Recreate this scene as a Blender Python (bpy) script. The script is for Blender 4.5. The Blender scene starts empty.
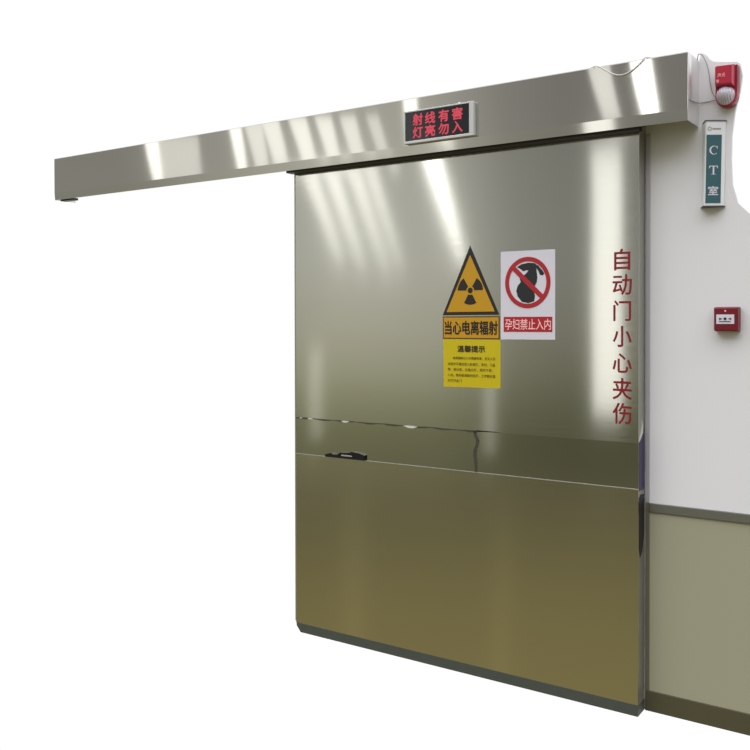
import bpy, bmesh, math, random
from mathutils import Vector, Matrix
random.seed(4)
S = bpy.context.scene
COL = S.collection

# ------------------------------------------------------------------ dimensions (metres)
# x runs along the wall, y into the wall, z up; the door face is the plane y = 0
XL, XR = -2.6334, -1.0222          # door edges
T = 0.078                          # wall plane = back of the door
SEAM_HI, SEAM_LO = 1.0017, 0.8334  # joints of the three steel sheets
HL, HR = -4.3417, -0.8329          # track cover ends
HY = -0.0637                       # track cover face
HB, HC, HT = 2.1399, 2.1793, 2.3764

# ------------------------------------------------------------------ materials
def new_mat(name):
    m = bpy.data.materials.new(name)
    m.use_nodes = True
    nt = m.node_tree
    return m, nt, nt.nodes['Principled BSDF']

def lin(r, g, b):
    f = lambda c: (c/255/12.92 if c <= 10 else ((c/255+0.055)/1.055)**2.4)
    return (f(r), f(g), f(b), 1)

def plain(name, col, rough=0.5, metal=0.0, coat=0.0, spec=0.5, wear=0.0, wear_scale=30):
    m, nt, b = new_mat(name)
    b.inputs['Base Color'].default_value = col
    b.inputs['Roughness'].default_value = rough
    b.inputs['Metallic'].default_value = metal
    b.inputs['Coat Weight'].default_value = coat
    b.inputs['Specular IOR Level'].default_value = spec
    if wear:
        tc = nt.nodes.new('ShaderNodeTexCoord')
        n = nt.nodes.new('ShaderNodeTexNoise')
        n.inputs['Scale'].default_value = wear_scale
        n.inputs['Detail'].default_value = 4
        nt.links.new(tc.outputs['Object'], n.inputs['Vector'])
        mr = nt.nodes.new('ShaderNodeMapRange')
        mr.inputs['To Min'].default_value = 1-wear
        mr.inputs['To Max'].default_value = 1+wear
        nt.links.new(n.outputs['Fac'], mr.inputs['Value'])
        mx = nt.nodes.new('ShaderNodeVectorMath'); mx.operation = 'SCALE'
        mx.inputs[0].default_value = col[:3]
        nt.links.new(mr.outputs['Result'], mx.inputs['Scale'])
        nt.links.new(mx.outputs['Vector'], b.inputs['Base Color'])
    return m

def steel(name, col, rough, aniso, wave, wave_scale, grain=0.0):
    """Sheet steel: horizontally brushed, with the slight buckling of a thin sheet."""
    m, nt, b = new_mat(name)
    b.inputs['Metallic'].default_value = 1
    b.inputs['Roughness'].default_value = rough
    b.inputs['Base Color'].default_value = col
    b.inputs['Anisotropic'].default_value = aniso
    b.inputs['Anisotropic Rotation'].default_value = 0.25
    tg = nt.nodes.new('ShaderNodeTangent'); tg.direction_type = 'RADIAL'; tg.axis = 'Z'
    nt.links.new(tg.outputs['Tangent'], b.inputs['Tangent'])
    tc = nt.nodes.new('ShaderNodeTexCoord')
    mp = nt.nodes.new('ShaderNodeMapping'); mp.inputs['Scale'].default_value = wave_scale
    nt.links.new(tc.outputs['Object'], mp.inputs['Vector'])
    n = nt.nodes.new('ShaderNodeTexNoise'); n.inputs['Scale'].default_value = 1
    n.inputs['Detail'].default_value = 0.6
    nt.links.new(mp.outputs['Vector'], n.inputs['Vector'])
    bp = nt.nodes.new('ShaderNodeBump')
    bp.inputs['Strength'].default_value = 1
    bp.inputs['Distance'].default_value = wave
    nt.links.new(n.outputs['Fac'], bp.inputs['Height'])
    nt.links.new(bp.outputs['Normal'], b.inputs['Normal'])
    if grain:
        mp2 = nt.nodes.new('ShaderNodeMapping'); mp2.inputs['Scale'].default_value = (2.5, 1, 260)
        nt.links.new(tc.outputs['Object'], mp2.inputs['Vector'])
        n2 = nt.nodes.new('ShaderNodeTexNoise'); n2.inputs['Scale'].default_value = 1
        n2.inputs['Detail'].default_value = 2
        nt.links.new(mp2.outputs['Vector'], n2.inputs['Vector'])
        mr = nt.nodes.new('ShaderNodeMapRange')
        mr.inputs['To Min'].default_value = rough-grain
        mr.inputs['To Max'].default_value = rough+grain
        nt.links.new(n2.outputs['Fac'], mr.inputs['Value'])
        nt.links.new(mr.outputs['Result'], b.inputs['Roughness'])
    return m

M = {}
M['steel_cover'] = steel('polished_steel_cover', (.62, .61, .575, 1), .085, .8, .003, (1.2, 1, 1.6), .01)
M['steel_upper'] = steel('brushed_steel_upper', (.63, .63, .59, 1), .10, .75, .0022, (1.3, 1, 1.1), .03)
M['steel_band'] = steel('polished_steel_band', (.56, .555, .50, 1), .09, .5, .0015, (1.5, 1, 2.0))
M['steel_lower'] = steel('brushed_steel_lower', (.60, .58, .49, 1), .11, .85, .0025, (1.4, 1, 1.0), .03)
M['steel_edge'] = plain('steel_edge', (.40, .395, .35, 1), .38, .75, wear=.05)
M['steel_film'] = steel('steel_under_wrinkled_film', (.86, .86, .86, 1), .38, 0, .012, (9, 22, 9))
M['seal'] = plain('dark_rubber_seal', lin(68, 74, 66), .65, wear=.15)
M['black_rubber_and_shade'] = plain('black_rubber_and_shade', lin(26, 25, 27), .55, wear=.2)
M['black_gloss'] = plain('glossy_black', lin(18, 18, 22), .25, wear=.1)
M['sealant'] = plain('dark_sealant', lin(66, 64, 52), .5, wear=.2)
M['flake'] = plain('pale_film_flake', lin(205, 205, 195), .4, wear=.05)
M['blue_film'] = plain('blue_film', lin(30, 25, 68), .3, wear=.15, wear_scale=60)
M['red_vinyl'] = plain('red_vinyl', lin(128, 20, 25), .45, wear=.06)
M['orange'] = plain('amber_sign_film', lin(192, 144, 22), .4, wear=.05)
M['sign_black'] = plain('sign_black', lin(34, 29, 26), .4, wear=.08)
M['yellow'] = plain('yellow_sign_film', lin(197, 178, 8), .4, wear=.05)
M['brown_ink'] = plain('dark_brown_ink', lin(62, 46, 14), .5, wear=.05)
M['caption_edge'] = plain('brown_border', lin(96, 66, 20), .5, wear=.05)
M['sign_white'] = plain('white_sign_film', lin(213, 211, 221), .4, wear=.02)
M['sign_red'] = plain('sign_red', lin(168, 30, 40), .4, wear=.05)
M['sign_pink'] = plain('pale_pink_ink', lin(250, 190, 190), .4, wear=.03)
M['figure'] = plain('figure_black', lin(30, 34, 36), .4, wear=.08)
M['aluminium'] = plain('painted_aluminium', lin(205, 206, 204), .35, .3, wear=.03)
M['sign_body'] = plain('white_sign_body', lin(226, 228, 230), .35, wear=.02)
M['dark_cap'] = plain('dark_end_cap', lin(70, 70, 74), .5, wear=.1)
M['teal'] = plain('teal_sign_film', lin(52, 92, 100), .4, wear=.06)
M['screen'] = plain('black_led_screen', lin(22, 26, 34), .18, wear=.1)
M['alarm_red'] = plain('red_alarm_plastic', lin(176, 32, 60), .3, wear=.04)
M['alarm_dark'] = plain('dark_red_alarm_base', lin(140, 24, 48), .35, wear=.05)
M['call_red'] = plain('dark_red_plastic', lin(112, 22, 36), .3, wear=.05)
M['cable_grey'] = plain('grey_cable', lin(150, 150, 152), .5, wear=.05)
M['cable_white'] = plain('white_cable', lin(226, 226, 222), .5, wear=.03)
M['rail'] = plain('grey_rail', lin(112, 112, 102), .4, .35, wear=.05)
M['baseboard'] = plain('brown_baseboard', lin(78, 74, 54), .5, wear=.06)
M['wainscot'] = plain('olive_wall_panel', lin(159, 157, 134), .5, wear=.015, wear_scale=3)
M['wall'] = plain('white_wall_paint', lin(225, 225, 227), .7, wear=.012, wear_scale=4)
M['jamb_lower'] = plain('jamb_olive_reflection', lin(108, 106, 88), .45, .2, wear=.03)  # olive that the lower jamb mirrors, put into its colour
M['jamb'] = plain('grey_jamb', lin(180, 180, 184), .45, .2, wear=.03)

def lens_mat():
    m, nt, b = new_mat('frosted_clear_lens')
    b.inputs['Base Color'].default_value = lin(225, 222, 232)
    b.inputs['Roughness'].default_value = .18
    b.inputs['Transmission Weight'].default_value = .35
    tc = nt.nodes.new('ShaderNodeTexCoord')
    w = nt.nodes.new('ShaderNodeTexWave'); w.inputs['Scale'].default_value = 40
    nt.links.new(tc.outputs['Object'], w.inputs['Vector'])
    bp = nt.nodes.new('ShaderNodeBump'); bp.inputs['Distance'].default_value = .003
    bp.inputs['Strength'].default_value = .8
    nt.links.new(w.outputs['Fac'], bp.inputs['Height'])
    nt.links.new(bp.outputs['Normal'], b.inputs['Normal'])
    return m
M['lens'] = lens_mat()

def led_mat():
    m, nt, b = new_mat('lit_red_led')
    b.inputs['Base Color'].default_value = lin(150, 40, 55)
    b.inputs['Emission Color'].default_value = lin(206, 66, 84)
    b.inputs['Emission Strength'].default_value = .62
    return m
M['led'] = led_mat()

# ------------------------------------------------------------------ mesh helpers
def add_box(bm, x0, x1, y0, y1, z0, z1, bevel=0.0, seg=2):
    vs = [bm.verts.new((x, y, z)) for x in (x0, x1) for y in (y0, y1) for z in (z0, z1)]
    fs = [(0,1,3,2), (4,6,7,5), (0,4,5,1), (2,3,7,6), (0,2,6,4), (1,5,7,3)]
    faces = [bm.faces.new([vs[i] for i in f]) for f in fs]
    if bevel:
        es = list({e for f in faces for e in f.edges})
        bmesh.ops.bevel(bm, geom=es, offset=bevel, segments=seg, profile=.5, affect='EDGES')
    return faces

def add_prism(bm, pts, y0, y1, mat=0):
    """polygon of (x, z) pulled from y0 (front) to y1"""
    a = [bm.verts.new((x, y0, z)) for x, z in pts]
    b = [bm.verts.new((x, y1, z)) for x, z in pts]
    fs = [bm.faces.new(a), bm.faces.new(b[::-1])]
    n = len(pts)
    for i in range(n):
        fs.append(bm.faces.new([a[i], b[i], b[(i+1) % n], a[(i+1) % n]]))
    for f in fs: f.material_index = mat
    return fs

def add_ring(bm, cx, cz, ro, ri, y0, y1, n=56, sx=1.0, a0=0, a1=2*math.pi):
    full = abs(a1-a0-2*math.pi) < 1e-6
    k = n if full else n+1
    R = []
    for i in range(k):
        a = a0+(a1-a0)*i/n
        c, s = math.cos(a)*sx, math.sin(a)
        R.append([bm.verts.new((cx+r*c, y, cz+r*s)) for r, y in ((ro, y0), (ri, y0), (ri, y1), (ro, y1))])
    for i in range(n):
        p, q = R[i], R[(i+1) % k]
        for j in range(4):
            bm.faces.new([p[j], p[(j+1) % 4], q[(j+1) % 4], q[j]])
    if not full:
        bm.faces.new(R[0][::-1]); bm.faces.new(R[-1])

def add_sweep_x(bm, prof, x0, x1):
    """closed profile of (y, z) swept along x"""
    a = [bm.verts.new((x0, y, z)) for y, z in prof]
    b = [bm.verts.new((x1, y, z)) for y, z in prof]
    n = len(prof)
    for i in range(n):
        bm.faces.new([a[i], a[(i+1) % n], b[(i+1) % n], b[i]])
    bm.faces.new(a[::-1]); bm.faces.new(b)

def add_tube(bm, pts, r, n=8):
    pts = [Vector(p) for p in pts]
    # Catmull-Rom smoothing
    sm = []
    for i in range(len(pts)-1):
        p0, p1, p2, p3 = pts[max(i-1, 0)], pts[i], pts[i+1], pts[min(i+2, len(pts)-1)]
        for k in range(6):
            t = k/6
            sm.append(.5*((2*p1)+(p2-p0)*t+(2*p0-5*p1+4*p2-p3)*t*t+(3*p1-p0-3*p2+p3)*t**3))
    sm.append(pts[-1])
    rings = []
    for i, p in enumerate(sm):
        d = (sm[min(i+1, len(sm)-1)]-sm[max(i-1, 0)]).normalized()
        u = d.cross(Vector((0, 1, .13))).normalized(); v = d.cross(u)
        rings.append([bm.verts.new(p+r*(math.cos(a)*u+math.sin(a)*v)) for a in [2*math.pi*j/n for j in range(n)]])
    for i in range(len(rings)-1):
        for j in range(n):
            bm.faces.new([rings[i][j], rings[i][(j+1) % n], rings[i+1][(j+1) % n], rings[i+1][j]])
    bm.faces.new(rings[0][::-1]); bm.faces.new(rings[-1])

def obj(name, bm, mat, parent=None, smooth=False):
    bmesh.ops.recalc_face_normals(bm, faces=bm.faces)
    me = bpy.data.meshes.new(name)
    bm.to_mesh(me); bm.free()
    for m in (mat if isinstance(mat, (list, tuple)) else [mat]):
        me.materials.append(m)
    if smooth:
        for p in me.polygons: p.use_smooth = True
    o = bpy.data.objects.new(name, me)
    COL.objects.link(o)
    if parent is not None:
        o.parent = parent
        o.matrix_parent_inverse = Matrix.Translation(-parent.location)
    return o

def box(name, x0, x1, y0, y1, z0, z1, mat, parent=None, bevel=0.0):
    bm = bmesh.new(); add_box(bm, x0, x1, y0, y1, z0, z1, bevel)
    return obj(name, bm, mat, parent)

def prism(name, pts, y0, y1, mat, parent=None):
    bm = bmesh.new(); add_prism(bm, pts, y0, y1)
    return obj(name, bm, mat, parent)

def thing(name, label, cat, loc):
    o = bpy.data.objects.new(name, None)
    o.empty_display_size = .1
    COL.objects.link(o)
    o.location = loc
    o['label'] = label; o['category'] = cat; o['kind'] = 'thing'
    return o

def text_data(rows):
    """list of (string, x0, x1, z0, z1): flat lettering fitted to each rectangle; returns verts, faces, row of each vert"""
    V, F, Q = [], [], []
    for q, (s, x0, x1, z0, z1) in enumerate(rows):
        c = bpy.data.curves.new('lettering', 'FONT')
        c.body = s; c.resolution_u = 3
        o = bpy.data.objects.new('lettering', c); COL.objects.link(o)
        bpy.context.view_layer.update()
        dg = bpy.context.evaluated_depsgraph_get()
        me = bpy.data.meshes.new_from_object(o.evaluated_get(dg))
        xs = [v.co.x for v in me.vertices]; ys = [v.co.y for v in me.vertices]
        ax, bx, ay, by = min(xs), max(xs), min(ys), max(ys)
        k = len(V)
        for v in me.vertices:
            V.append((x0+(v.co.x-ax)/(bx-ax)*(x1-x0), z0+(v.co.y-ay)/(by-ay)*(z1-z0)))
        F += [[k+i for i in p.vertices] for p in me.polygons]
        Q += [q]*len(me.vertices)
        bpy.data.objects.remove(o); bpy.data.curves.remove(c); bpy.data.meshes.remove(me)
    return V, F, Q

def lettering(name, rows, y, mat, parent, offset=0.0, depth=.0006, place=None):
    if offset:                                  # heavier strokes: the outline drawn again a hair to each side
        rows = [(s, x0+dx*offset*.025, x1+dx*offset*.025, z0+dz*offset*.025, z1+dz*offset*.025)
                for dx, dz in ((-1, 0), (1, 0), (0, 1), (0, -1)) for s, x0, x1, z0, z1 in rows]
    V, F, Q = text_data(rows)
    copies = 4 if offset else 1
    bm = bmesh.new()
    P = place or (lambda x, z: (x, y, z))
    per = max(1, len(rows)//copies)
    vs = []
    for (x, z), q in zip(V, Q):
        p = P(x, z); vs.append(bm.verts.new((p[0], p[1]-.00015*(q//per), p[2])))
    for f in F:
        try: bm.faces.new([vs[i] for i in f])
        except ValueError: pass
    bmesh.ops.recalc_face_normals(bm, faces=bm.faces)
    fs = list(bm.faces)
    r = bmesh.ops.extrude_face_region(bm, geom=fs)
    for v in r['geom']:
        if isinstance(v, bmesh.types.BMVert): v.co.y -= depth
    return obj(name, bm, mat, parent)

def struct(name, bm, mat):
    o = obj(name, bm, mat)
    o['kind'] = 'structure'
    return o

# ------------------------------------------------------------------ the wall
bm = bmesh.new()
WX = 1.3
outline = [(-2.45, 0), (WX, 0), (WX, 1.66), (-.30, 1.715), (-.46, 1.752), (-.5792, 1.7852), (-.6596, 1.8182), (-.699, 1.8594),
           (-.7175, 1.9275), (-.7215, 2.01), (-.7205, 2.0957), (-.7101, 2.1781), (-.6925, 2.252), (-.6862, 2.3036),
           (-.693, 2.343), (-.7041, 2.3524), (-.7542, 2.360), (-.782, 2.366), (-.796, 2.376), (-.803, 2.388),
           (-.8155, 2.400), (-.826, 2.403), (-.836, 2.36), (-2.45, 2.36)]
add_prism(bm, outline, T, T+.014)
struct('wall_right', bm, M['wall'])
bm = bmesh.new(); add_box(bm, XR+.003, WX, T-.003, T-.0002, .0761, .7412)
struct('wall_lower', bm, M['wainscot'])
bm = bmesh.new(); add_box(bm, -1.0035, WX, T-.010, T-.0002, .7412, .7742, .002)
struct('trim_1', bm, M['rail'])
bm = bmesh.new(); add_box(bm, XR+.003, WX, T-.008, T-.0002, 0, .0761, .002)
struct('baseboard_right', bm, M['baseboard'])
bm = bmesh.new(); add_box(bm, XR+.002, -1.004, T-.006, T-.0002, .7742, 2.139, .002)
struct('trim_2', bm, M['jamb'])
bm = bmesh.new(); add_box(bm, XR+.002, -1.004, T-.006, T-.0002, .0765, .7740, .002)
struct('trim_3', bm, M['jamb_lower'])

# ------------------------------------------------------------------ the door
door = thing('sliding_door', 'big stainless steel sliding door of three sheets with red characters down its right edge',
             'door', ((XL+XR)/2, T/2, 0))
CH = .028                                                  # clipped lower left corner
core = [(XL+.001, CH+.012), (XL+CH, .012), (XR-.001, .012), (XR-.001, 2.25), (XL+.001, 2.25)]
prism('door_leaf', core, .003, T-.001, M['steel_edge'], door)
box('upper_sheet', XL, XR, 0, .003, SEAM_HI, 2.25, M['steel_upper'], door, .0012)
cut = -1.686
box('middle_sheet', XL, cut-.001, .0012, .003, SEAM_LO, SEAM_HI, M['steel_band'], door)
box('middle_sheet', cut+.001, XR, .0008, .003, SEAM_LO, SEAM_HI, M['steel_band'], door)
prism('lower_sheet', [(XL, .042), (XR, .042), (XR, SEAM_LO), (XL, SEAM_LO)], -.0005, .003, M['steel_lower'], door)
prism('bottom_seal', [(XL+.003, .042), (XL+.004, CH), (XL+CH, 0.0), (XR-.0005, 0.0), (XR-.0005, .042)], -.001, T-.001, M['seal'], door)
# bright folded lip on top of the lower sheet
box('sheet_lip', XL, XR, -.0022, -.0004, SEAM_LO-.002, SEAM_LO+.0012, M['steel_edge'], door, .0005)

# ragged joint under the upper sheet: dark sealant with pale flakes of film
bm = bmesh.new()
n = 90
up, lo = [], []
for i in range(n+1):
    x = XL+.004+(cut-XL+.05)*i/n
    w = .0035+.0025*math.sin(i*.55)+.002*random.random()
    if i > n-6: w *= (n-i)/6+.15
    up.append((x, SEAM_HI+.0015+.0012*math.sin(i*.31))); lo.append((x, SEAM_HI-w))
add_prism(bm, lo+up[::-1], -.0012, .001)
add_prism(bm, [(cut, SEAM_HI-.001), (-1.60, SEAM_HI-.001), (-1.56, SEAM_HI+.0005), (-1.60, SEAM_HI+.0035), (cut, SEAM_HI+.004)], -.0012, .001)
obj('joint_sealant', bm, M['sealant'], door)
for cx, w, h in ((-2.545, .035, .0035), (-2.345, .05, .007), (-2.00, .075, .009), (-2.60, .02, .003)):
    pts = [(cx-w/2, SEAM_HI-.001), (cx-w*.2, SEAM_HI-h*.9), (cx+w*.15, SEAM_HI-h), (cx+w/2, SEAM_HI-.0015), (cx+w*.2, SEAM_HI+.001), (cx-w*.25, SEAM_HI+.0015)]
    prism('film_flake', pts, -.002, -.0012, M['flake'], door)
# crooked bead of sealant between the two middle sheets
path = [(-1.6935, SEAM_HI-.001), (-1.691, .985), (-1.681, .966), (-1.681, .950), (-1.692, .925), (-1.693, .900), (-1.6885, .870), (-1.688, SEAM_LO+.001)]
wd = [.005, .007, .0075, .006, .007, .006, .0065, .005]
bm = bmesh.new()
add_prism(bm, [(x-w, z) for (x, z), w in zip(path, wd)]+[(x+w, z) for (x, z), w in list(zip(path, wd))[::-1]], -.0012, .0012)
obj('joint_sealant', bm, M['sealant'], door)
# low black piece with a bumpy top on the lip of the lower sheet
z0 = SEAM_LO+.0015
cat = prism('black_piece', [(-2.452, z0), (-2.236, z0), (-2.236, z0+.022), (-2.262, z0+.03), (-2.30, z0+.033), (-2.325, z0+.027), (-2.365, z0+.025),
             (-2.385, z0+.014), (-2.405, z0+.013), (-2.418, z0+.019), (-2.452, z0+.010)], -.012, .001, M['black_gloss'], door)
cat['label'] = 'small black piece'
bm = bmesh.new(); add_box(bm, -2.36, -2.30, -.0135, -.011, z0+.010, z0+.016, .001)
obj('grey_bar', bm, M['cable_grey'], cat)
# right edge of the door: strip of blue film, black seal below it
def side(name, yz, mat):
    bm = bmesh.new()
    a = [bm.verts.new((XR-.001, y, z)) for y, z in yz]
    b = [bm.verts.new((XR+.0008, y, z)) for y, z in yz]
    bm.faces.new(a); bm.faces.new(b[::-1])
    for i in range(len(yz)):
        bm.faces.new([a[i], b[i], b[(i+1) % len(yz)], a[(i+1) % len(yz)]])
    return obj(name, bm, mat, door)
side('edge_film', [(.006, .826), (.066, .826), (.066, 1.055), (.052, 1.03), (.035, 1.022), (.02, 1.008), (.006, 1.004)], M['blue_film'])['label'] = 'torn strip of blue film'
side('film_curl', [(.008, 1.006), (.02, 1.012), (.036, 1.026), (.052, 1.036), (.05, 1.062), (.03, 1.09), (.038, 1.06), (.03, 1.035), (.01, 1.02)], M['flake'])
side('edge_seal', [(.006, .62), (.02, .58), (.045, .60), (.064, .66), (.066, .806), (.03, .812), (.006, .80)], M['black_rubber_and_shade'])['label'] = 'black seal on the edge'
# thin bright edge strip on the left
box('edge_trim', XL-.004, XL+.004, -.001, .02, .05, 2.2, M['steel_edge'], door, .0015)
# seven red characters
for ch, x, z, w, h in zip('自动门小心夹伤', (-1.0842, -1.0841, -1.0839, -1.0837, -1.0836, -1.0834, -1.0832),
                    (1.6737, 1.5812, 1.4855, 1.3909, 1.2930, 1.1982, 1.1075),
                    (.058, .070, .064, .068, .070, .070, .070), (.077, .074, .074, .076, .070, .078, .076)):
    lettering('red_character', [(ch, x-w/2, x+w/2, z-h/2, z+h/2)], -.0001, M['red_vinyl'], door, .045)

# ------------------------------------------------------------------ the track cover
cover = thing('track_cover', 'long stainless steel box covering the rail above the sliding door', 'track cover', ((HL+HR)/2, 0, HB))
t2 = .002
prof = [(T-.001, HT), (HY+.004, HT), (HY, HT-.004), (HY, HC), (HY+.0035, HB), (HY+.014, HB),
        (HY+.014, HB+t2), (HY+.0035+t2, HB+t2), (HY+t2, HC), (HY+t2, HT-.004-t2), (T-.001, HT-t2)]
bm = bmesh.new(); add_sweep_x(bm, prof, HL, HR-.002)
obj('cover_sheet', bm, M['steel_cover'], cover)
for x, m in ((HL, M['steel_cover']), (HR-.002, M['steel_film'])):
    bm = bmesh.new()
    yz = [(T-.001, HB), (HY+.0035, HB), (HY, HC), (HY, HT-.004), (HY+.004, HT), (T-.001, HT)]
    add_sweep_x(bm, [(y, z) for y, z in yz], x+.0002, x+.002)
    obj('end_cap', bm, m, cover)
box('gap_shade_strip', XL-.012, XR+.012, HY+.016, -.004, HB-.007, HB+.012, M['black_rubber_and_shade'], cover)  # black strip added for the shade in the gap above the door
box('end_bracket', HL+.03, HL+.14, HY+.016, -.01, HB-.006, HB+.006, M['black_rubber_and_shade'], cover)

# ------------------------------------------------------------------ red warning light box on the cover
led = thing('warning_light_box', 'lit warning box with two rows of red characters on the steel track cover', 'light sign', (-1.805, HY, 2.173))
LX0, LX1, LZ0, LZ1 = -1.979, -1.6525, 2.1828, 2.3175
YF = HY-.023
box('housing', LX0, LX1, YF+.004, HY-.0005, LZ0, LZ1, M['aluminium'], led, .004)
bm = bmesh.new()
fx0, fx1, fz0, fz1 = -1.9714, -1.6726, 2.1933, 2.3115
for a in ((LX0, LX1, YF, YF+.006, fz1, LZ1), (LX0, LX1, YF, YF+.006, LZ0, fz0), (LX0, fx0, YF, YF+.006, fz0, fz1), (fx1, LX1, YF, YF+.006, fz0, fz1)):
    add_box(bm, *a, .001)
obj('frame', bm, M['aluminium'], led)
scr = box('screen', fx0, fx1, YF+.002, YF+.005, fz0, fz1, M['screen'], led)
rows = []
xs = [-1.933, -1.874, -1.811, -1.748]
for ch, x in zip('射线有害', xs): rows.append((ch, x-.001, x+.045, 2.2545, 2.3010))
for ch, x in zip('灯亮勿入', xs): rows.append((ch, x-.001, x+.045, 2.2030, 2.2475))
lettering('lettering', rows, YF+.002, M['led'], scr, .06)
bm = bmesh.new(); bmesh.ops.create_uvsphere(bm, u_segments=12, v_segments=8, radius=.005, matrix=Matrix.Translation((-1.722, HY-.012, LZ1+.002)))
obj('status_lamp', bm, M['sign_white'], led, True)

# ------------------------------------------------------------------ radiation sign
rad = thing('radiation_sign', 'amber warning triangle with black radiation trefoil and captioned bar on the steel door', 'sign', (-1.712, 0, 1.375))
A, B, C_ = (-1.7135, 1.7558), (-1.8425, 1.4725), (-1.5825, 1.4735)
prism('triangle', [A, B, C_], -.0012, -.0001, M['sign_black'], rad)
g = ((A[0]+B[0]+C_[0])/3, (A[1]+B[1]+C_[1])/3-.004)
ins = lambda p, k: (g[0]+(p[0]-g[0])*k, g[1]+(p[1]-g[1])*k)
prism('triangle_field', [ins(A, .80), ins(B, .85), ins(C_, .85)], -.0018, -.0010, M['orange'], rad)
bm = bmesh.new()
tx, tz = -1.7125, 1.5735
sxx = 1.0
for a in (30, 150, 270):
    pts = []
    for k in range(9):
        an = math.radians(a-29+58*k/8); pts.append((tx+.058*math.cos(an)*sxx, tz+.058*math.sin(an)))
    for k in range(9):
        an = math.radians(a+29-58*k/8); pts.append((tx+.018*math.cos(an)*sxx, tz+.018*math.sin(an)))
    add_prism(bm, pts, -.0026, -.0016)
add_prism(bm, [(tx+.0115*math.cos(k*math.pi/10), tz+.0115*math.sin(k*math.pi/10)) for k in range(20)], -.0026, -.0016)
obj('trefoil', bm, M['sign_black'], rad)
box('caption_border', -1.8415, -1.5805, -.0012, -.0001, 1.3745, 1.4685, M['caption_edge'], rad)
box('caption_field', -1.8365, -1.5855, -.0018, -.0010, 1.3800, 1.4632, M['orange'], rad)
lettering('caption', [('当心电离辐射', -1.8315, -1.5900, 1.3940, 1.4490)], -.0018, M['sign_black'], rad, .05)

notice = thing('notice_sign', 'plain yellow notice of small text stuck just below the radiation triangle', 'sign', (-1.708, 0, 1.178))
prism('notice_sheet', [(-1.8375, 1.1770), (-1.5775, 1.1800), (-1.5775, 1.3735), (-1.8390, 1.3735)], -.0010, -.0001, M['yellow'], notice)
lettering('heading', [('温馨提示', -1.7720, -1.6460, 1.3225, 1.3480)], -.001, M['brown_ink'], notice, .04)
lettering('small_print', [('电离辐射对人体健康有害，无关人员', -1.793, -1.600, 1.2905, 1.3030),
                          ('未经许可请勿进入检查区，孕妇，儿童', -1.8180, -1.600, 1.2655, 1.2785),
                          ('等，候诊者，在指示灯，亮时不得，', -1.8180, -1.612, 1.2430, 1.2560),
                          ('入内，陪同者请做好防护，工作期间请', -1.8180, -1.600, 1.2195, 1.2325),
                          ('勿打开此门', -1.8180, -1.753, 1.1975, 1.2095)], -.001, M['brown_ink'], notice, 0)

# ------------------------------------------------------------------ no-entry sign for expectant mothers
ban = thing('prohibition_sign', 'white sign with red barred circle over a black pregnant figure on the steel door', 'sign', (-1.46, 0, 1.376))
prism('sign_sheet', [(-1.5758, 1.3755), (-1.3455, 1.3765), (-1.3455, 1.7240), (-1.5758, 1.7240)], -.0012, -.0001, M['sign_white'], ban)
rcx, rcz = -1.4600, 1.5990
R = .0945
zx = lambda u, v: (rcx+(u-235)/158*R*1.0, rcz-(v-302)/185*.1005)
fig = [(160,188), (190,170), (240,160), (285,165), (312,186), (336,214), (352,240), (342,254), (322,250), (314,226), (296,200), (300,232), (304,268),
       (300,300), (286,330), (280,360), (288,400), (282,438), (240,450), (195,440), (165,400), (155,360), (165,325), (187,297), (180,275),
       (195,255), (222,240), (243,214), (226,212), (205,220), (188,205)]
prism('pregnant_figure', [zx(*p) for p in fig], -.0020, -.0010, M['figure'], ban)
bm = bmesh.new()
add_ring(bm, rcx, rcz, .1005, .0830, -.0026, -.0010, sx=.955)
a, b = zx(128, 188), zx(345, 415)
d = Vector((b[0]-a[0], b[1]-a[1])).normalized(); nrm = Vector((-d.y, d.x))*.0095
add_prism(bm, [(a[0]+nrm.x, a[1]+nrm.y), (a[0]-nrm.x, a[1]-nrm.y), (b[0]-nrm.x, b[1]-nrm.y), (b[0]+nrm.x, b[1]+nrm.y)], -.0029, -.0010)
obj('barred_ring', bm, M['sign_red'], ban)
box('caption_bar', -1.5625, -1.3565, -.0020, -.0010, 1.4060, 1.4650, M['sign_red'], ban)
lettering('caption', [('孕妇禁止入内', -1.5560, -1.3620, 1.4140, 1.4565)], -.002, M['sign_pink'], ban, .02)

# ------------------------------------------------------------------ CT room sign
ct = thing('room_sign', 'narrow upright teal and white room sign lettered CT on the white wall', 'sign', (-.782, T, 1.851))
prof = [(-.8205, T-.0005), (-.8035, T-.040), (-.8010, T-.0445), (-.796, T-.046), (-.772, T-.030), (-.752, T-.0165), (-.7445, T-.011), (-.7420, T-.006), (-.7415, T-.0005)]
TILT = .016
CT0, CT1 = 1.8530, 2.1490
def ctx(x, z): return x+(z-2.0)*TILT
def arc_y(x):
    for (x0, y0), (x1, y1) in zip(prof[3:], prof[4:]):
        if x0 <= x <= x1: return y0+(y1-y0)*(x-x0)/(x1-x0)
    return prof[3][1]
def ct_shell(bm, pr, z0, z1):
    a = [bm.verts.new((ctx(x, z0), y, z0)) for x, y in pr]
    b = [bm.verts.new((ctx(x, z1), y, z1)) for x, y in pr]
    for i in range(len(pr)):
        j = (i+1) % len(pr)
        bm.faces.new([a[i], a[j], b[j], b[i]])
    bm.faces.new(a[::-1]); bm.faces.new(b)
bm = bmesh.new(); ct_shell(bm, prof, CT0, CT1)
obj('sign_body', bm, M['sign_body'], ct)
big = [(-.782+(x+.782)*1.06, T-.0005+(y-T)*1.06) for x, y in prof]
for z0, z1 in ((CT1, CT1+.003), (CT0-.0035, CT0)):
    bm = bmesh.new(); ct_shell(bm, big, z0, z1)
    obj('end_cap', bm, M['dark_cap'], ct)
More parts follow.
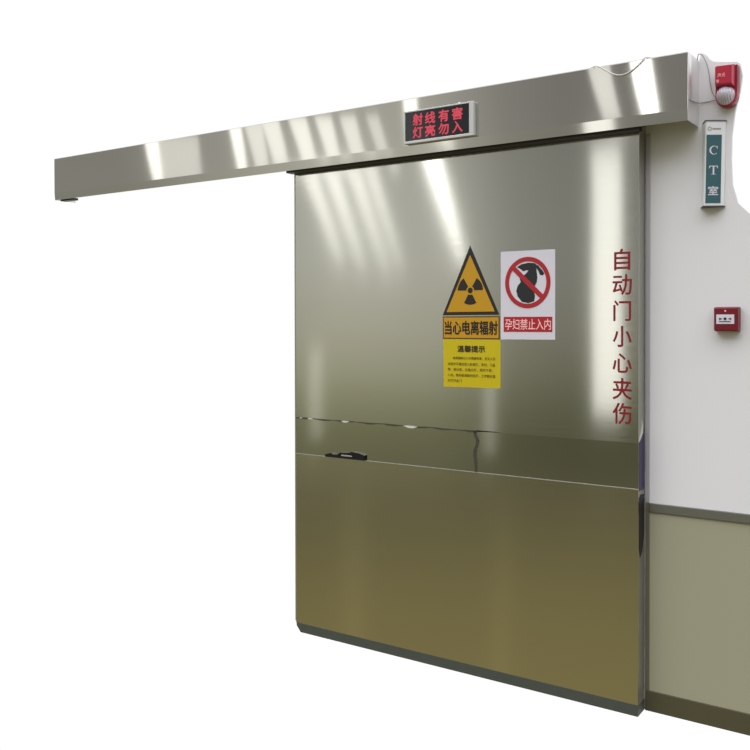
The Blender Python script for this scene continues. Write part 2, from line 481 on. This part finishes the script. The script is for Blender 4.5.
# teal strip following the curved face
bm = bmesh.new()
xs_ = [-.7955, -.785, -.775, -.765, -.755, -.7515]
Z0, Z1 = 1.862, 2.101
rowv = [[bm.verts.new((ctx(x, z), arc_y(x)-dy, z)) for x in xs_] for z, dy in ((Z0, .0016), (Z1, .0016), (Z1, -.001), (Z0, -.001))]
for r in range(4):
    p, q = rowv[r], rowv[(r+1) % 4]
    for i in range(len(xs_)-1): bm.faces.new([p[i], p[i+1], q[i+1], q[i]])
bm.faces.new([r[0] for r in rowv]); bm.faces.new([r[-1] for r in rowv][::-1])
strip = obj('teal_strip', bm, M['teal'], ct)
# serif capitals C and T drawn as outlines, 室 from the font
bm = bmesh.new()
cx = -.7735
def put(pts):
    vs0 = [bm.verts.new((ctx(x, z), arc_y(x)-.0022, z)) for x, z in pts]
    vs1 = [bm.verts.new((ctx(x, z), arc_y(x)-.0010, z)) for x, z in pts]
    bm.faces.new(vs0); bm.faces.new(vs1[::-1])
    for i in range(len(pts)):
        j = (i+1) % len(pts); bm.faces.new([vs0[i], vs1[i], vs1[j], vs0[j]])
zc = 2.047
oc = [(cx+.013*math.cos(math.radians(a)), zc+.0155*math.sin(math.radians(a))) for a in range(45, 316, 15)]
ic = [(cx+.0015+.0095*math.cos(math.radians(a)), zc+.0133*math.sin(math.radians(a))) for a in range(315, 44, -15)]
for i in range(len(oc)-1):
    put([oc[i], oc[i+1], ic[-2-i], ic[-1-i]])
put([(cx+.0075, zc+.0125), (cx+.0105, zc+.0150), (cx+.0105, zc+.0050), (cx+.0090, zc+.0050)])
obj('latin_letter', bm, M['sign_white'], strip)
bm = bmesh.new()
zc = 1.9775
put([(cx-.0125, zc+.0150), (cx-.0125, zc+.0060), (cx-.0110, zc+.0060), (cx-.0095, zc+.0125), (cx+.0095, zc+.0125), (cx+.0110, zc+.0060), (cx+.0125, zc+.0060), (cx+.0125, zc+.0150)])
put([(cx-.0022, zc+.0125), (cx-.0022, zc-.0140), (cx+.0022, zc-.0140), (cx+.0022, zc+.0125)])
put([(cx-.0065, zc-.0140), (cx-.0065, zc-.0155), (cx+.0065, zc-.0155), (cx+.0065, zc-.0140)])
obj('latin_letter', bm, M['sign_white'], strip)
lettering('room_character', [('室', cx-.0145, cx+.0145, 1.890, 1.921)], 0, M['sign_white'], strip, .02,
          place=lambda x, z: (ctx(x, z), arc_y(x)-.0016, z))
# faint grey emblem above the strip
bm = bmesh.new()
def put2(x0, x1, z0, z1):
    pts = [(x0, z0), (x1, z0), (x1, z1), (x0, z1)]
    vs0 = [bm.verts.new((ctx(x, z), arc_y(x)-.0012, z)) for x, z in pts]
    vs1 = [bm.verts.new((ctx(x, z), arc_y(x)+.0005, z)) for x, z in pts]
    bm.faces.new(vs0); bm.faces.new(vs1[::-1])
    for i in range(4):
        j = (i+1) % 4; bm.faces.new([vs0[i], vs1[i], vs1[j], vs0[j]])
ex, ez = -.787, 2.122
for k in range(10):
    a = k*math.pi/5
    put2(ex+.005*math.cos(a)-.0012, ex+.005*math.cos(a)+.0012, ez+.006*math.sin(a)-.0014, ez+.006*math.sin(a)+.0014)
put2(-.779, -.754, ez-.0025, ez+.0025)
obj('emblem', bm, M['cable_grey'], ct)

# ------------------------------------------------------------------ alarm strobe
al = thing('alarm_strobe', 'red fire alarm sounder with round clear lamp high on the wall by the track cover', 'alarm', (-.732, T, 2.19))
bm = bmesh.new()
acx = -.732; ar = .0365
pts = [(acx-ar, 2.335), (acx-ar, 2.229)]+[(acx+ar*math.cos(math.radians(a)), 2.229+ar*math.sin(math.radians(a))) for a in range(195, 346, 15)]+[(acx+ar, 2.229), (acx+ar, 2.335)]
add_prism(bm, pts, T-.034, T-.0005)
bmesh.ops.bevel(bm, geom=[e for e in bm.edges if all(abs(v.co.y-(T-.034)) < 1e-5 for v in e.verts)], offset=.004, segments=2, affect='EDGES')
obj('base', bm, M['alarm_dark'], al)
bm = bmesh.new()
# wedge-shaped head over the lamp
w0 = acx-.0300; w1 = acx+.0240
vs = [bm.verts.new(p) for p in ((w0, T-.066, 2.266), (w1, T-.066, 2.264), (w1, T-.066, 2.328), (w0, T-.066, 2.330),
                               (w0-.004, T-.03, 2.256), (w1+.006, T-.03, 2.254), (w1+.006, T-.03, 2.338), (w0-.004, T-.03, 2.338))]
for f in ((0,1,2,3), (4,7,6,5), (0,4,5,1), (1,5,6,2), (2,6,7,3), (3,7,4,0)): bm.faces.new([vs[i] for i in f])
bmesh.ops.bevel(bm, geom=list(bm.edges), offset=.0025, segments=2, affect='EDGES')
head = obj('head', bm, M['alarm_red'], al)
lettering('lettering', [('声光', w0+.008, w0+.034, 2.290, 2.304), ('警', w0+.004, w0+.014, 2.272, 2.283)], T-.0662, M['sign_pink'], head, 0)
bm = bmesh.new()
bmesh.ops.create_uvsphere(bm, u_segments=28, v_segments=14, radius=1, matrix=Matrix.Translation((acx-.001, T-.034, 2.231)) @ Matrix.Diagonal((.0318, .036, .0335, 1)))
obj('lamp_lens', bm, M['lens'], al, True)
bm = bmesh.new(); add_ring(bm, acx, 2.230, .0355, .0310, T-.038, T-.03, 32)
obj('lens_ring', bm, M['alarm_red'], al)

# ------------------------------------------------------------------ fire call point
cp = thing('fire_call_point', 'small square dark red call point with white label on the white wall', 'call point', (-.729, T, 1.411))
box('back_box', -.7705, -.688, T-.022, T-.0005, 1.4105, 1.4965, M['call_red'], cp, .003)
box('front_cover', -.7700, -.6885, T-.040, T-.020, 1.4112, 1.4960, M['call_red'], cp, .005)
pl = box('press_plate', -.7615, -.7015, T-.0412, T-.039, 1.4365, 1.4695, M['sign_white'], cp, .0006)
bm = bmesh.new()
px, pz = -.7315, 1.4545
add_prism(bm, [(px-.020, pz-.004), (px-.009, pz), (px-.020, pz+.004)], T-.0420, T-.0408)
add_prism(bm, [(px+.020, pz-.004), (px+.009, pz), (px+.020, pz+.004)][::-1], T-.0420, T-.0408)
add_prism(bm, [(px+.005*math.cos(k*math.pi/6), pz+.005*math.sin(k*math.pi/6)) for k in range(12)], T-.0420, T-.0408)
add_box(bm, px-.020, px+.018, T-.0420, T-.0408, 1.4435, 1.4465)
obj('press_mark', bm, M['sign_black'], pl)
bm = bmesh.new(); bmesh.ops.create_uvsphere(bm, u_segments=12, v_segments=8, radius=.0032, matrix=Matrix.Translation((-.7315, T-.040, 1.4815)))
obj('indicator_lamp', bm, M['sign_pink'], cp, True)

# ------------------------------------------------------------------ loose cables
def cable(name, label, pts, r, mat):
    bm = bmesh.new(); add_tube(bm, pts, r)
    o = obj(name, bm, mat, None, True)
    o['label'] = label; o['category'] = 'cable'; o['kind'] = 'thing'
cable('cable', 'thin white cable drooping over the front of the steel track cover',
      [(-1.24, .0, 2.379), (-1.19, -.045, 2.3795), (-1.155, -.069, 2.377), (-1.124, -.069, 2.3565), (-1.094, -.069, 2.3375), (-1.0685, -.069, 2.3300),
       (-1.0445, -.069, 2.3335), (-1.018, -.069, 2.3465), (-.993, -.069, 2.3660), (-.978, -.066, 2.3785), (-.95, -.02, 2.380)], .0021, M['cable_white'])
cable('cable', 'grey cable arching over the top corner of the track cover to the red alarm',
      [(-.834, .060, 2.374), (-.829, .058, 2.395), (-.816, .066, 2.388), (-.800, .070, 2.345), (-.792, .071, 2.29), (-.784, .070, 2.255), (-.772, .066, 2.237), (-.758, .060, 2.236)], .0016, M['cable_grey'])
cable('cable', 'thin grey cable running nearly level from the track cover end to the red alarm',
      [(-.8305, -.055, 2.212), (-.8295, -.02, 2.2135), (-.8285, .03, 2.2185), (-.826, .062, 2.222), (-.815, .074, 2.226), (-.795, .0745, 2.227), (-.770, .066, 2.226)], .0017, M['cable_grey'])

# ------------------------------------------------------------------ light
w = bpy.data.worlds.new('corridor'); S.world = w; w.use_nodes = True
nt = w.node_tree; nt.nodes.clear()
out = nt.nodes.new('ShaderNodeOutputWorld'); bg = nt.nodes.new('ShaderNodeBackground')
tc = nt.nodes.new('ShaderNodeTexCoord'); sp = nt.nodes.new('ShaderNodeSeparateXYZ')
nt.links.new(tc.outputs['Generated'], sp.inputs['Vector'])
mr = nt.nodes.new('ShaderNodeMapRange'); mr.inputs['From Min'].default_value = -1; mr.inputs['From Max'].default_value = 1
nt.links.new(sp.outputs['Z'], mr.inputs['Value'])
cr = nt.nodes.new('ShaderNodeValToRGB')
nt.links.new(mr.outputs['Result'], cr.inputs['Fac'])
stops = [(-1, (.15, .125, .062)), (-.42, (.31, .27, .125)), (-.30, (.265, .23, .108)), (-.225, (.185, .168, .092)), (-.175, (.15, .147, .09)), (-.115, (.165, .165, .095)),
         (-.085, (.225, .23, .145)), (-.06, (.30, .295, .205)), (-.02, (.37, .36, .285)), (.07, (.43, .43, .39)), (.24, (.38, .37, .335)), (.42, (.42, .42, .39)), (.60, (2.8, 2.8, 3.0)), (1, (3.3, 3.3, 3.5))]  # overhead stops raised as added unseen light for the wall
e = cr.color_ramp.elements
while len(e) < len(stops): e.new(.5)
for el, (z, c) in zip(e, stops):
    el.position = z*.5+.5; el.color = (*c, 1)
# the far stretch of the corridor is brighter: a broad glow at one bearing, only above the wall panelling
az = nt.nodes.new('ShaderNodeMapRange'); az.inputs['From Min'].default_value = -1; az.inputs['From Max'].default_value = 0
nt.links.new(sp.outputs['X'], az.inputs['Value'])
ar_ = nt.nodes.new('ShaderNodeValToRGB'); nt.links.new(az.outputs['Result'], ar_.inputs['Fac'])
bear = [(-1, .85), (-.76, .80), (-.70, 1.10), (-.60, 1.50), (-.50, 1.40), (-.43, .84), (-.37, .68), (-.2, .68), (0, .9)]
e2 = ar_.color_ramp.elements
while len(e2) < len(bear): e2.new(.5)
for el, (x, v) in zip(e2, bear):
    el.position = x+1; el.color = (v*.5, v*.5, v*.5, 1)
amp = nt.nodes.new('ShaderNodeMath'); amp.operation = 'MULTIPLY'; amp.inputs[1].default_value = 2
nt.links.new(ar_.outputs['Color'], amp.inputs[0])
zk = nt.nodes.new('ShaderNodeValToRGB'); nt.links.new(mr.outputs['Result'], zk.inputs['Fac'])
e3 = zk.color_ramp.elements
for el, (z, v) in zip([e3[0], e3.new(.5), e3.new(.55), e3[-1]], [(-.20, 0), (-.14, 1), (.40, 1), (.60, 0)]):
    el.position = z*.5+.5; el.color = (v, v, v, 1)
fx = nt.nodes.new('ShaderNodeMix'); fx.data_type = 'FLOAT'
nt.links.new(zk.outputs['Color'], fx.inputs[0]); fx.inputs[2].default_value = 1
nt.links.new(amp.outputs['Value'], fx.inputs[3])
tint = nt.nodes.new('ShaderNodeVectorMath'); tint.operation = 'SCALE'
nt.links.new(cr.outputs['Color'], tint.inputs[0]); nt.links.new(fx.outputs[0], tint.inputs['Scale'])
# two faint streaks of sheen painted into the lower world, mirrored by the lower sheet
rt = nt.nodes.new('ShaderNodeMath'); rt.operation = 'DIVIDE'
nt.links.new(sp.outputs['X'], rt.inputs[0]); nt.links.new(sp.outputs['Y'], rt.inputs[1])
sh = nt.nodes.new('ShaderNodeValToRGB'); nt.links.new(rt.outputs['Value'], sh.inputs['Fac'])
e4 = sh.color_ramp.elements
sheen = [(.0, 0), (.475, 0), (.4885, .8), (.503, 0), (.70, 0), (.725, 1), (.742, 0), (1, 0)]
while len(e4) < len(sheen): e4.new(.5)
for el, (q, v) in zip(e4, sheen):
    el.position = q; el.color = (v, v, v, 1)
low = nt.nodes.new('ShaderNodeMapRange'); nt.links.new(sp.outputs['Z'], low.inputs['Value'])
low.inputs['From Min'].default_value = -.17; low.inputs['From Max'].default_value = -.20
low.inputs['To Min'].default_value = 0; low.inputs['To Max'].default_value = .38
ml = nt.nodes.new('ShaderNodeMath'); ml.operation = 'MULTIPLY_ADD'; ml.inputs[2].default_value = 1
nt.links.new(sh.outputs['Color'], ml.inputs[0]); nt.links.new(low.outputs['Result'], ml.inputs[1])
glow = nt.nodes.new('ShaderNodeVectorMath'); glow.operation = 'SCALE'
nt.links.new(tint.outputs['Vector'], glow.inputs[0]); nt.links.new(ml.outputs['Value'], glow.inputs['Scale'])
# the bare white studio behind the wall, the corridor in front of it
side_ = nt.nodes.new('ShaderNodeMapRange'); side_.inputs['From Min'].default_value = .02; side_.inputs['From Max'].default_value = .12
nt.links.new(sp.outputs['Y'], side_.inputs['Value'])
mx = nt.nodes.new('ShaderNodeMix'); mx.data_type = 'RGBA'
nt.links.new(side_.outputs['Result'], mx.inputs[0])
nt.links.new(glow.outputs['Vector'], mx.inputs[6]); mx.inputs[7].default_value = (1.02, 1.02, 1.02, 1)
nt.links.new(mx.outputs[2], bg.inputs['Color']); nt.links.new(bg.outputs['Background'], out.inputs['Surface'])

def ceiling_lamp(name, a, b, width, radiance, z=2.75):
    d = Vector((b[0]-a[0], b[1]-a[1])); L = d.length
    l = bpy.data.lights.new(name, 'AREA'); l.shape = 'RECTANGLE'; l.size = width; l.size_y = L
    l.energy = radiance*math.pi*width*L*4/4; l.color = (1, .99, .96)
    o = bpy.data.objects.new(name, l); COL.objects.link(o)
    o.location = ((a[0]+b[0])/2, (a[1]+b[1])/2, z)
    o.rotation_euler = (0, 0, math.atan2(d.y, d.x)-math.pi/2)
    return o
def upright_light(name, x, y, z0, z1, width, radiance):
    l = bpy.data.lights.new(name, 'AREA'); l.shape = 'RECTANGLE'; l.size = width; l.size_y = z1-z0
    l.energy = radiance*math.pi*width*(z1-z0); l.color = (1, .99, .95)
    o = bpy.data.objects.new(name, l); COL.objects.link(o)
    o.location = (x, y, (z0+z1)/2); o.rotation_euler = (math.pi/2, 0, 0)
    return o
# the near ceiling tubes (mirrored by the track cover)
for a, b, wd_, L_ in (((-1.380, -1.273), (-1.752, -2.693), .100, 3.5), ((-1.578, -1.217), (-2.000, -2.662), .113, .95),
                      ((-4.747, -1.134), (-6.681, -2.960), .10, 1.6), ((-4.610, -1.229), (-6.471, -3.106), .33, .62),
                      ((-4.019, -1.191), (-5.581, -2.977), .08, 1.5), ((-3.870, -1.19), (-5.240, -2.88), .115, .82),
                      ((-3.726, -1.189), (-4.934, -2.776), .118, .98), ((-3.580, -1.290), (-4.737, -2.913), .115, 1.02), ((-3.445, -1.384), (-4.554, -3.041), .11, .95),
                      ((-3.315, -1.474), (-4.378, -3.164), .105, .80), ((-3.185, -1.565), (-4.202, -3.286), .08, .6),
                      ((-2.676, -1.205), (-3.551, -2.661), .085, 1.5),
                      # the long rows running off down the corridor (mirrored by the door)
                      ((-3.30, -2.30), (-9.335, -13.85), .15, 2.2),
                      ((-4.759, -2.75), (-11.459, -12.32), .14, 1.15), ((-4.503, -2.72), (-12.30, -14.36), .135, 1.15),
                      ((-4.247, -2.68), (-12.78, -16.13), .13, 1.05), ((-4.064, -2.66), (-11.557, -14.90), .11, .95)):
    ceiling_lamp('ceiling_tube', a, b, wd_, L_)
upright_light('streak_glow', -2.92, -5.0, .56, 3.1, .29, 1.25)  # bright opening opposite, mirrored as the right-hand streak
upright_light('streak_glow', -6.75, -5.4, .0, 1.15, .2, .32)  # added unseen glow for a faint streak in the steel
upright_light('streak_glow', -4.37, -5.4, .0, 1.1, .13, .32)  # second added glow, for the faint streak further right

# ------------------------------------------------------------------ camera
cd = bpy.data.cameras.new('camera'); cam = bpy.data.objects.new('camera', cd); COL.objects.link(cam)
cd.sensor_width = 36; cd.lens = 885.39/750*36; cd.shift_y = (332.92-375)/750
cam.location = (0, -3.2, 1.4458)
cam.rotation_euler = (Matrix.Rotation(.5988, 4, 'Z') @ Matrix.Rotation(math.pi/2-.0124, 4, 'X') @ Matrix.Rotation(-.0017, 4, 'Z')).to_euler()
S.camera = cam
S.view_settings.view_transform = 'Standard'; S.view_settings.look = 'None'
S.view_settings.exposure = 0; S.view_settings.gamma = 1
S.view_settings.use_curve_mapping = False
